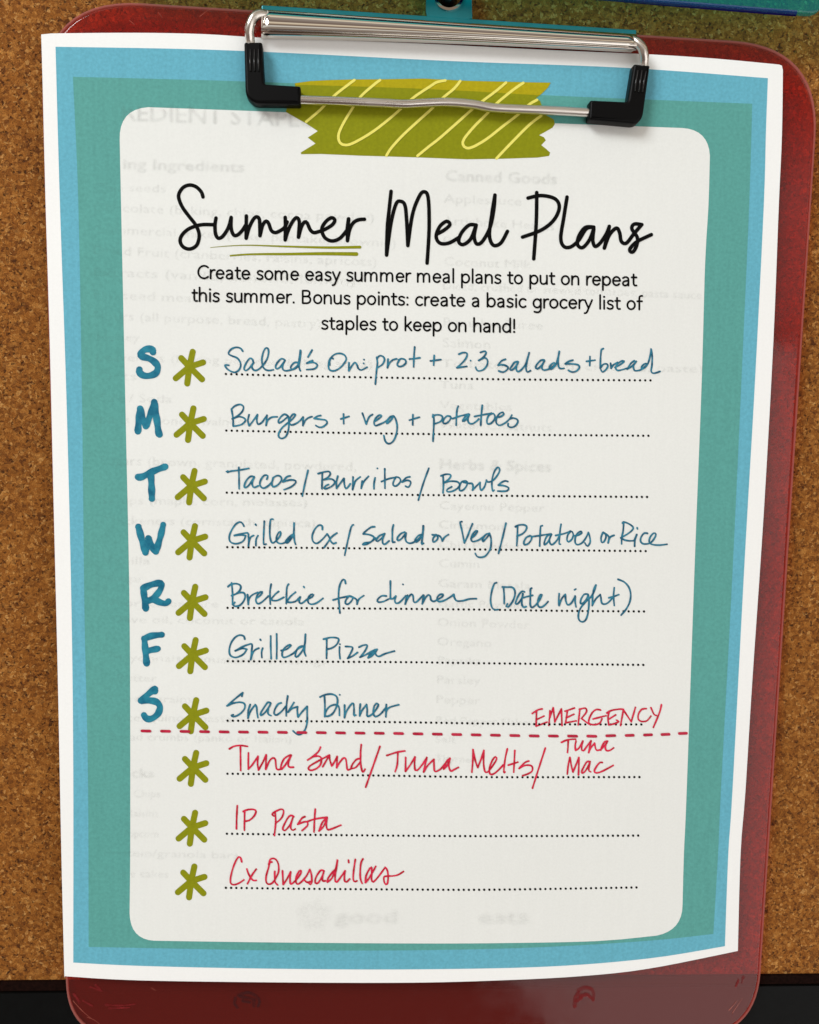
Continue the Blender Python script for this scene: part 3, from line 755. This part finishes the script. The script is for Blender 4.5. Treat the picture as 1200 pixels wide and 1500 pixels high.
# red dashes
for i in range(29):
    kx = [(0, 213.9), (4, 328.3), (9, 470.7), (13, 584), (20, 782.6), (23, 867), (25, 922.6), (26, 949.4), (27, 975), (28, 1000.5)]
    ky = [(213.9, 1070.7), (328.3, 1072), (470.7, 1073.1), (584, 1074.3), (782.6, 1077.9), (867, 1078.3), (922.6, 1077.4), (975, 1076), (1000.5, 1074.5)]
    x = float(np.interp(i, [a for a, _ in kx], [b for _, b in kx])); y = float(np.interp(x, [a for a, _ in ky], [b for _, b in ky]))
    h = 5.9 if i < 25 else 5.2
    mb = MB(); LIFT[0] = 0
    ribbon(mb, [(x - h, y), (x + h, y + (.25 if i < 24 else -.4))], 4.1, off=2.6e-4, smooth=False)
    mb.build('dash', M['red_marker'], sheet)

# handwriting, traced from magnified views: (origin x, origin y, magnification, strokes)
def hand(name, mat, wid, blocks, label=None, off=1.8e-4):
    mb = MB()
    for ox, oy, s, txt in blocks:
        for st in strokes(txt, ox, oy, s): ribbon(mb, st, wid, wid * random.uniform(.86, 1.0), off=off, wob=.09)
    o = mb.build(name, M[mat], sheet)
    if label: o['label'] = label

for letter, blk in (('S', (185, 495, 9.2308, '362,192 358,160 310,148 250,160 195,212 215,250 300,275 370,315 420,370 425,420 400,475 330,508 260,513 205,492 175,455 178,428')),
                    ('M', (185, 495, 9.2308, '158,1262 170,1110 188,957 | 225,1090 265,1192 | 330,1030 378,868 | 410,1080 436,1270 450,1305')),
                    ('T', (185, 670, 9.2308, '160,265 215,262 370,185 528,125 ; 330,235 340,330 347,558')),
                    ('W', (185, 670, 9.2308, '165,940 210,1110 260,1285 | 300,1095 | 345,1200 400,1272 | 455,1100 500,910')),
                    ('R', (185, 840, 9.2308, '264,473 245,330 230,200 | 330,155 440,130 478,150 455,230 380,320 295,368 | 370,358 470,395 535,405 572,375')),
                    ('F', (185, 840, 9.2308, '276,1215 260,1050 245,882 | 340,845 482,828 ; 280,1050 340,1035 428,1018')),
                    ('S', (185, 990, 9.2308, '388,208 387,178 | 300,245 200,335 | 330,335 410,355 450,400 455,440 430,510 370,565 305,585 262,565 240,532'))):
    hand('day_letter', 'marker', 9.9, [blk], 'handwritten teal capital ' + letter)

hand('handwritten_line', 'teal_ink', 2.75, [
    (320, 500, 7.5, '268,108 245,78 200,65 150,80 118,112 114,140 150,160 205,182 238,225 245,270 225,315 185,340 140,330 95,300 72,262 115,262 ; 385,235 375,200 350,185 320,215 290,270 283,310 300,322 335,300 370,255 388,236 | 368,270 378,305 405,320 445,305 500,250 540,180 552,110 540,75 515,78 490,130 478,200 485,265 510,305 550,320 605,312 ; 730,205 695,190 655,225 628,275 642,303 680,280 712,240 732,208 | 708,255 705,300 730,322 770,320 830,300 882,245 850,230 815,250 793,290 805,310 850,295 885,250 900,180 905,100 ; 900,98 893,160 885,230 888,290 900,322 ; 1030,95 985,172 ; 1035,210 1000,222 970,240 | 1035,230 1082,250 1085,275 1050,303 970,310'),
    (470, 500, 7.5, '135,190 115,178 92,215 85,270 95,310 140,325 200,300 250,250 280,195 260,150 210,132 160,140 120,170 98,215 100,260 ; 310,235 308,280 308,325 | 342,268 375,232 398,260 412,298 440,315 470,305 510,283 ; 475,200 ; 472,242 ; 615,175 622,240 610,350 600,470 ; 618,185 650,157 688,170 700,205 678,252 630,285 ; 740,195 736,240 732,290 | 755,240 790,205 835,192 ; 855,205 890,190 930,205 935,235 900,270 855,275 840,250 862,208 ; 1032,62 1025,150 1020,280 ; 975,195 1040,188 1090,180'),
    (620, 500, 7.5, '122,155 115,262 ; 80,215 195,200 ; 392,142 435,124 480,130 478,170 440,225 370,290 | 480,275 ; 522,212 ; 630,122 670,108 692,120 670,165 610,210 | 675,180 708,210 700,265 665,308 620,325 590,315 577,285 ; 905,197 860,215 822,262 | 880,258 930,280 925,308 880,338 830,325 ; 1040,222 1005,230 968,280 952,308 975,315 1015,280 1045,225 | 1025,275 1025,315 1045,333 1085,305 1130,240 1165,125 | 1145,200 1130,290 1142,335 1180,322'),
    (770, 500, 5.4545, '150,150 125,150 92,182 80,212 95,220 125,195 152,155 | 133,190 132,218 150,230 200,215 240,180 228,170 200,190 190,215 205,222 240,190 260,130 270,80 ; 270,80 262,130 262,190 275,216 308,215 ; 378,150 345,160 317,180 | 370,180 420,188 430,210 405,238 372,245 343,232 ; 515,122 513,195 ; 487,160 555,150 ; 622,58 607,65 600,120 597,215 | 620,185 648,180 658,198 640,228 615,245 603,228 ; 680,175 684,215 | 700,190 735,168 ; 715,208 750,190 790,160 775,155 740,175 720,210 735,232 770,227 810,215 ; 870,155 842,175 812,222 | 850,198 885,160 | 862,195 868,228 885,235 925,225 972,183 950,180 928,203 932,220 968,195 990,140 1003,65 ; 1003,62 1012,120 1010,190 1004,238 1025,255 1075,240')])
hand('handwritten_line', 'teal_ink', 2.75, [
    (320, 585, 6.6667, '128,95 142,180 145,262 ; 128,95 165,62 215,50 245,72 235,115 195,155 135,190 | 200,168 250,182 265,205 235,240 190,256 150,262 ; 300,150 288,205 300,258 | 335,215 382,148 | 375,205 388,243 425,225 450,190 475,155 | 470,200 466,255 | 482,205 520,175 575,170 ; 680,162 650,145 620,160 587,205 592,230 630,210 682,165 | 690,220 683,300 660,360 620,382 590,365 592,325 625,275 680,228 725,190 753,150 730,145 702,180 692,230 715,250 760,235 800,205 828,172 | 825,255 | 850,205 880,180 915,168 ; 1000,158 965,165 935,186 | 1000,195 1052,205 1060,235 1020,268 985,272 952,255'),
    (480, 585, 7.5, '175,160 177,268 ; 145,215 235,187 ; 382,152 405,215 425,272 | 455,195 495,165 ; 518,240 555,218 594,182 570,172 530,205 510,255 525,288 570,275 640,240 690,190 720,185 | 700,225 652,268 650,250 680,205 720,180 738,198 755,240 765,310 750,400 715,465 670,487 635,460 618,398 ; 938,168 935,280 ; 900,228 1010,195'),
    (620, 585, 7.5, '105,195 112,162 118,250 108,460 ; 108,190 130,172 185,172 213,195 195,240 130,268 ; 300,188 265,182 230,215 218,255 245,266 285,240 305,200 | 320,212 400,185 500,160 ; 385,75 370,130 362,285 ; 505,165 465,187 430,240 450,237 490,200 508,165 | 490,215 502,258 540,268 580,245 612,215 ; 650,65 640,160 632,285 ; 565,188 640,172 740,155 ; 750,150 715,185 700,235 708,268 745,263 782,220 788,180 770,155 745,162 ; 790,200 850,190 888,160 875,140 835,160 805,210 805,262 840,285 890,265 940,225 975,172 ; 950,215 990,205 1033,220 1040,250 1010,293 965,308 932,290 935,265')])
hand('handwritten_line', 'teal_ink', 2.75, [
    (320, 670, 7.5, '105,150 85,158 100,165 130,152 | 240,138 335,120 ; 225,110 228,345 ; 395,215 355,208 310,250 285,310 295,333 335,305 380,240 395,215 | 372,270 376,313 395,330 440,312 ; 532,240 542,202 510,195 475,230 455,285 470,325 500,338 550,310 592,262 602,222 ; 600,225 588,290 600,322 650,305 693,250 683,210 645,200 605,220 ; 790,203 750,215 708,270 | 790,247 850,258 838,292 790,328 722,355 ; 985,142 950,290 922,425'),
    (460, 670, 7.5, '45,178 110,160 165,155 180,180 155,218 105,245 | 190,237 230,270 200,313 140,343 110,340 130,312 160,297 ; 92,165 87,345 ; 262,205 247,270 248,340 | 285,290 330,230 | 335,300 350,343 375,325 400,290 ; 430,215 427,290 425,355 | 450,270 475,240 508,215 ; 530,260 525,300 520,340 | 545,270 600,208 ; 672,225 660,290 660,345 ; 697,120 ; 778,125 780,340 ; 742,265 820,235 900,218 ; 900,218 877,260 870,303 900,315 938,285 953,250 935,222 902,215 ; 1055,213 1010,225 968,272 | 1020,252 1060,264 1058,300 1035,328 1005,315'),
    (600, 670, 7.5, '212,120 150,290 97,470 ; 345,203 400,185 448,190 450,215 420,250 375,280 | 450,262 525,268 550,300 520,345 460,375 412,375 417,350 465,322 ; 368,195 373,290 368,390 ; 605,260 572,270 550,320 552,363 590,358 628,310 635,270 608,257 595,275 | 650,285 688,287 698,320 692,360 | 730,320 775,275 | 775,330 788,363 825,320 845,250 | 860,270 915,255 970,190 992,135 970,108 935,150 910,230 905,310 915,375 930,360 ; 1080,265 1050,258 1010,275 975,305 | 1040,312 1090,335 1075,365 1030,372 970,370')])
hand('handwritten_line', 'teal_ink', 2.75, [
    (320, 750, 7.5, '280,155 265,125 235,110 190,135 145,200 120,270 130,325 180,348 235,340 280,310 300,260 | 250,252 175,258 | 250,240 322,230 330,265 333,310 330,370 | 345,300 362,270 388,258 ; 435,260 415,300 412,370 ; 408,135 414,145 ; 505,100 500,200 496,300 500,355 525,352 ; 600,80 575,82 566,150 565,250 578,320 600,340 640,310 680,258 683,215 665,222 640,270 640,320 670,345 720,340 780,300 825,250 ; 825,245 790,262 750,305 735,335 755,340 795,300 826,240 832,125 ; 832,120 830,220 835,310 848,355'),
    (450, 750, 5.4545, '122,140 120,112 95,105 60,140 40,195 50,238 80,250 120,220 160,175 | 175,198 190,235 210,253 232,245 ; 238,168 195,200 160,250 135,285 ; 370,103 352,120 325,230 300,345 ; 540,118 510,122 465,155 448,175 | 500,182 535,202 520,230 480,256 445,260 | 460,247 510,238 548,208 ; 612,175 575,192 550,228 562,235 600,205 620,172 | 603,220 606,252 625,256 655,230 ; 690,103 682,140 681,210 683,242 700,240 ; 780,160 750,172 722,205 725,228 752,215 790,168 | 785,215 800,243 835,248 885,220 920,180 ; 918,182 890,188 862,225 872,240 905,210 925,160 930,110 ; 927,110 925,180 915,258 930,250 ; 1030,182 1007,210 1007,240 1030,230 1045,205 1030,180 ; 1000,182 1060,192 1080,232 | 1100,200 1130,180'),
    (650, 750, 7.5, '200,105 180,110 200,200 228,340 | 265,260 295,180 318,128 ; 300,290 340,258 374,208 355,205 318,245 302,300 320,325 380,310 430,277 470,242 505,237 | 480,275 432,325 430,295 465,248 505,232 ; 505,240 520,290 520,370 500,430 455,485 400,498 365,485 348,455 ; 685,122 650,270 603,455 ; 788,162 820,145 880,140 912,160 903,200 865,240 805,265 ; 812,155 810,260 803,370 ; 950,262 908,280 882,330 887,358 925,350 960,310 967,270 945,260 ; 975,270 1060,258 1175,240 ; 1085,150 1067,155 1060,250 1055,375'),
    (740, 750, 7.5, '505,240 462,265 435,320 432,360 470,330 510,245 | 488,300 497,348 522,357 570,310 605,240 ; 615,135 605,200 597,300 595,352 608,354 ; 555,258 640,240 720,212 ; 720,212 690,250 680,305 697,328 733,300 750,250 737,217 715,208 ; 750,262 800,255 843,230 838,212 800,230 772,280 772,340 800,360 850,335 890,280 915,225 | 930,270 935,330 910,375 892,365 878,340 ; 1075,225 1055,280 1060,330 1085,328 1108,280 1103,245 1080,225 | 1130,262'),
    (860, 750, 8.5714, '205,255 270,300 275,340 265,388 | 290,318 340,292 ; 445,138 460,125 520,145 578,188 570,225 510,275 425,325 | 470,350 530,362 592,360 | 625,285 ; 460,125 455,230 437,320 435,400 ; 625,282 603,350 598,430 ; 630,198 634,212 ; 760,268 720,265 682,310 672,360 695,395 740,402 800,385 850,325 865,278 840,265 803,300 782,350 790,392 840,412 920,415 1005,405')])
hand('handwritten_line', 'teal_ink', 2.75, [
    (320, 835, 7.5, '105,183 140,157 200,150 243,172 240,215 200,257 145,282 | 230,250 280,252 295,290 275,345 235,388 190,398 162,385 180,355 ; 145,142 155,250 155,380 ; 320,270 328,378 | 335,320 370,275 435,245 ; 420,308 460,280 485,240 462,240 425,280 412,338 435,370 480,350 550,285 ; 580,155 567,240 570,375 ; 662,235 620,270 578,322 | 600,335 650,333 720,298 ; 772,155 752,200 745,370 ; 848,243 790,292 750,350 | 800,355 850,342 900,295 | 887,345 905,368 940,350 975,322 1030,295 1045,270 1020,268 990,300 985,350 1012,375 1060,370 1105,345 1150,310 ; 938,183 943,192'),
    (480, 835, 5, '132,98 125,72 107,75 87,120 80,190 85,260 90,315 ; 40,220 90,205 160,190 ; 160,190 137,215 130,243 150,250 178,222 183,197 162,190 | 205,210 215,228 215,250 | 228,215 265,187 ; 430,190 395,190 365,218 372,235 410,230 448,212 ; 460,80 460,140 460,210 | 478,210 500,190 | 492,225 502,243 530,235 572,188 ; 552,105 ; 585,185 575,215 568,250 | 592,200 615,177 627,195 630,230 650,235 700,183 ; 705,185 698,215 693,248 | 715,205 738,182 752,192 757,218 775,230 800,220 840,195 845,178 822,180 802,205 812,230 850,225 895,200 925,178 | 930,205 948,226 990,225 1040,212 1090,210'),
    (700, 835, 10, '275,185 245,195 210,290 190,400 190,480 210,550 250,583 300,578 ; 360,248 430,250 500,252 538,290 545,360 510,460 445,543 415,532 435,495 ; 378,258 387,380 387,492 ; 685,320 652,310 610,350 570,430 552,493 590,490 640,420 662,345 | 647,430 648,510 672,545 710,535 ; 790,265 772,278 770,400 770,510 793,550 850,510 910,430 940,365 ; 938,362 920,362 892,410 877,480 890,533 930,545 980,515 1030,462 ; 665,405 740,385 805,370'),
    (800, 835, 7.5, '145,260 140,320 142,390 | 175,310 212,268 | 218,340 240,383 280,360 320,285 | 320,350 330,405 ; 314,217 328,208 ; 455,265 420,267 385,320 380,368 410,360 450,310 462,268 | 472,330 465,450 440,540 400,570 362,545 357,480 385,410 440,345 490,300 530,230 550,165 ; 548,165 522,220 512,300 508,390 | 545,320 595,270 | 603,300 612,360 645,375 690,352 745,285 ; 750,195 742,290 750,390 ; 690,305 740,292 800,270 ; 790,102 860,132 910,190 930,265 920,350 880,430 825,495')])
hand('handwritten_line', 'teal_ink', 2.75, [
    (320, 915, 7.5, '290,160 280,128 240,115 190,135 140,200 120,280 132,338 180,360 230,350 280,320 313,270 | 260,262 185,288 | 260,245 320,222 368,215 365,290 355,385 | 375,320 400,280 445,258 ; 487,258 475,300 478,362 ; 460,162 466,172 ; 575,125 575,250 580,375 ; 640,102 642,230 640,375 ; 690,285 750,270 798,227 770,225 720,265 700,320 712,358 760,350 830,310 870,270 930,237 ; 930,235 895,242 858,285 845,348 870,350 920,290 950,210 957,105 ; 957,105 948,230 945,300 960,342'),
    (440, 915, 7.5, '255,160 330,142 398,145 423,165 400,218 350,255 300,270 ; 290,160 290,270 288,370 ; 432,245 430,300 437,375 ; 435,215 ; 497,240 545,242 575,252 560,300 520,370 | 575,345 630,305 ; 645,248 690,227 735,227 710,290 655,358 | 720,330 790,290 ; 845,272 800,285 762,330 745,365 | 790,340 842,275 | 825,310 838,340 870,348 930,320 1035,290 ; 760,350 820,290')])
hand('handwritten_line', 'teal_ink', 2.75, [
    (320, 1000, 7.5, '258,150 268,110 | 190,172 95,255 | 160,227 240,215 288,235 285,290 230,348 165,375 140,360 165,352 ; 350,240 328,310 325,390 | 355,310 405,242 | 420,270 425,330 435,385 ; 575,225 545,215 510,260 467,330 467,360 510,330 560,260 575,225 | 548,290 547,343 578,362 ; 690,222 655,237 620,295 613,343 640,355 690,320 740,260 ; 762,145 748,250 745,365 ; 830,218 765,325 | 810,285 870,264 | 867,315 875,378 | 920,320 975,260 | 975,340 975,430 955,510 915,560 870,570 820,530'),
    (450, 1000, 7.5, '142,158 190,135 260,125 318,147 335,200 320,270 280,340 225,370 195,365 | 203,320 250,260 318,242 350,272 355,360 ; 190,145 195,250 193,375 ; 358,133 ; 412,245 411,320 410,385 | 430,320 480,242 508,228 515,290 515,365 535,355 ; 585,235 578,300 578,365 | 600,310 652,240 | 660,300 662,368 710,350 760,290 783,240 765,227 737,260 727,330 747,372 800,350 868,272 ; 870,240 865,375 | 872,310 910,270 1008,242')])
hand('handwritten_note', 'red_ink', 2.6, [
    (770, 1020, 5.7143, '140,105 100,115 55,145 ; 92,120 90,180 88,250 | 130,235 180,215 ; 92,195 155,165 ; 205,120 195,245 ; 202,180 232,95 | 245,215 | 300,105 | 305,245 ; 410,98 330,125 ; 350,125 335,222 | 425,205 ; 340,180 405,150 ; 455,105 440,240 ; 450,110 500,99 510,130 468,185 | 500,210 535,235 ; 628,115 595,110 560,135 532,190 532,225 570,238 620,225 640,188 ; 565,190 675,162 ; 680,140 720,118 790,107 820,110 ; 700,125 690,180 697,240 | 740,230 780,212 762,200 ; 700,190 755,155 ; 820,110 795,245 ; 820,115 885,213 | 920,92 ; 1010,103 972,110 945,150 945,192 970,210 1015,205 1050,165 ; 1050,95 1075,150 1095,160 ; 1138,70 1120,140 1070,260')], 'red handwritten word EMERGENCY')
hand('handwritten_line', 'red_ink', 2.7, [
    (320, 1080, 7.5, '120,128 170,100 240,90 320,100 ; 242,108 245,365 ; 330,172 328,350 | 370,305 435,208 | 430,290 440,360 | 490,270 525,192 | 520,352 | 560,262 598,227 625,245 640,348 685,350 ; 790,195 760,208 720,240 692,300 687,353 730,310 800,195 | 772,270 768,315 790,330 825,328'),
    (440, 1080, 7.5, '222,108 200,155 140,210 80,250 ; 140,212 200,207 230,230 225,290 190,335 130,362 92,353 100,320 180,270 320,195 | 245,325 ; 320,195 325,250 345,315 | 375,270 405,210 | 400,335 | 430,280 475,228 500,240 510,310 520,358 560,345 610,330 660,270 ; 655,235 620,242 577,290 557,335 ; 670,80 662,180 665,300 685,382 712,350 ; 875,100 830,230 718,548 ; 950,200 1060,165 1150,150 ; 1072,170 1065,300 1042,378'),
    (560, 1080, 7.5, '258,222 255,375 | 310,300 360,215 | 355,290 362,362 385,363 440,300 490,222 | 472,300 455,382 | 500,310 568,242 | 570,320 580,376 640,350 690,290 745,230 | 705,268 675,350 | 720,300 745,230 | 732,310 752,370 790,355 838,330'),
    (680, 1080, 8.5714, '112,155 108,300 97,440 ; 112,155 140,290 170,380 | 215,270 248,165 | 245,330 262,430 290,438 320,410 390,310 410,262 395,245 360,280 322,370 317,438 340,468 400,440 495,345 ; 543,145 517,260 500,400 500,450 515,435 ; 637,165 630,300 623,440 ; 555,350 620,330 675,312 ; 812,298 760,320 690,392 | 760,355 838,355 860,390 848,430 800,460 735,482 ; 1020,135 950,350 858,640'),
    (800, 1070, 10, '225,175 300,142 370,130 435,128 ; 325,140 322,230 315,325 ; 440,155 427,220 432,290 | 480,260 540,155 | 522,230 527,292 550,298 600,230 660,150 | 642,230 625,325 | 660,250 712,187 | 722,250 742,290 790,285 ; 900,157 860,167 820,230 802,290 ; 795,285 860,220 902,157 | 872,220 873,278 900,298 940,290 990,255 ; 350,395 325,510 312,640 ; 350,395 370,510 395,610 | 440,500 480,395 | 480,520 475,650 ; 640,457 602,457 560,520 527,590 528,626 570,600 620,520 645,455 | 627,550 632,598 655,605 ; 825,470 790,470 745,520 707,590 715,615 760,620 840,590 985,512')])
hand('handwritten_line', 'red_ink', 2.7, [
    (330, 1170, 6.6667, '118,68 112,180 110,295 ; 175,125 220,107 278,105 300,122 285,165 240,208 195,220 ; 190,125 188,220 187,308 ; 475,168 458,155 478,132 545,102 570,117 560,170 530,210 490,240 ; 488,140 493,230 480,360 ; 670,175 642,162 610,190 568,270 563,303 582,312 630,260 660,187 | 642,250 642,293 662,308 685,295 ; 780,175 750,190 708,250 | 770,227 800,228 803,262 750,312 ; 880,102 872,200 867,325 ; 800,225 870,200 995,180 | 950,230 915,315 | 960,270 995,185 | 987,250 997,298 1025,300 1130,258')])
hand('handwritten_line', 'red_ink', 2.7, [
    (325, 1245, 8.5714, '250,150 235,97 212,87 170,150 130,260 108,370 117,425 160,437 220,415 278,375 ; 315,240 335,300 370,360 400,385 432,382 ; 432,242 380,315 322,425 ; 630,152 602,162 585,230 557,330 557,398 580,430 630,418 680,350 713,270 710,180 680,122 640,107 607,122 587,180 ; 665,270 665,380 680,420 700,440 ; 762,262 770,435 | 815,370 865,275 | 857,360 867,428 930,380 988,300 995,257 972,265 935,340 932,408 955,430 1000,400 1060,330 1105,245 | 1125,310 1130,400 1110,435 1088,412 ; 1035,375 1070,408 1122,395'),
    (450, 1245, 8, '195,245 165,237 130,275 97,340 97,388 130,385 180,300 197,245 | 182,310 182,363 215,362 ; 325,235 290,270 242,340 237,378 | 290,330 330,230 355,120 ; 355,120 348,190 330,280 330,370 348,378 400,310 445,245 | 437,310 440,368 462,376 500,340 ; 485,120 488,148 ; 565,112 547,230 540,345 560,372 585,362 ; 655,105 632,150 622,250 625,340 645,392 ; 755,205 735,217 692,300 682,383 | 720,340 805,192 ; 755,205 758,280 755,345 775,375 830,320 915,205 | 940,240 950,320 940,398 922,405 902,370 902,318 940,307 1010,305 1070,290 1130,252')])

# ------------------------------------------------------------------ stand the whole thing upright against the wall
def turn():
    R = Matrix.Rotation(math.radians(90), 4, 'X')
    bpy.context.view_layer.update()
    for o in list(SC.objects):
        if o.parent is None: o.matrix_world = R @ o.matrix_world
turn()
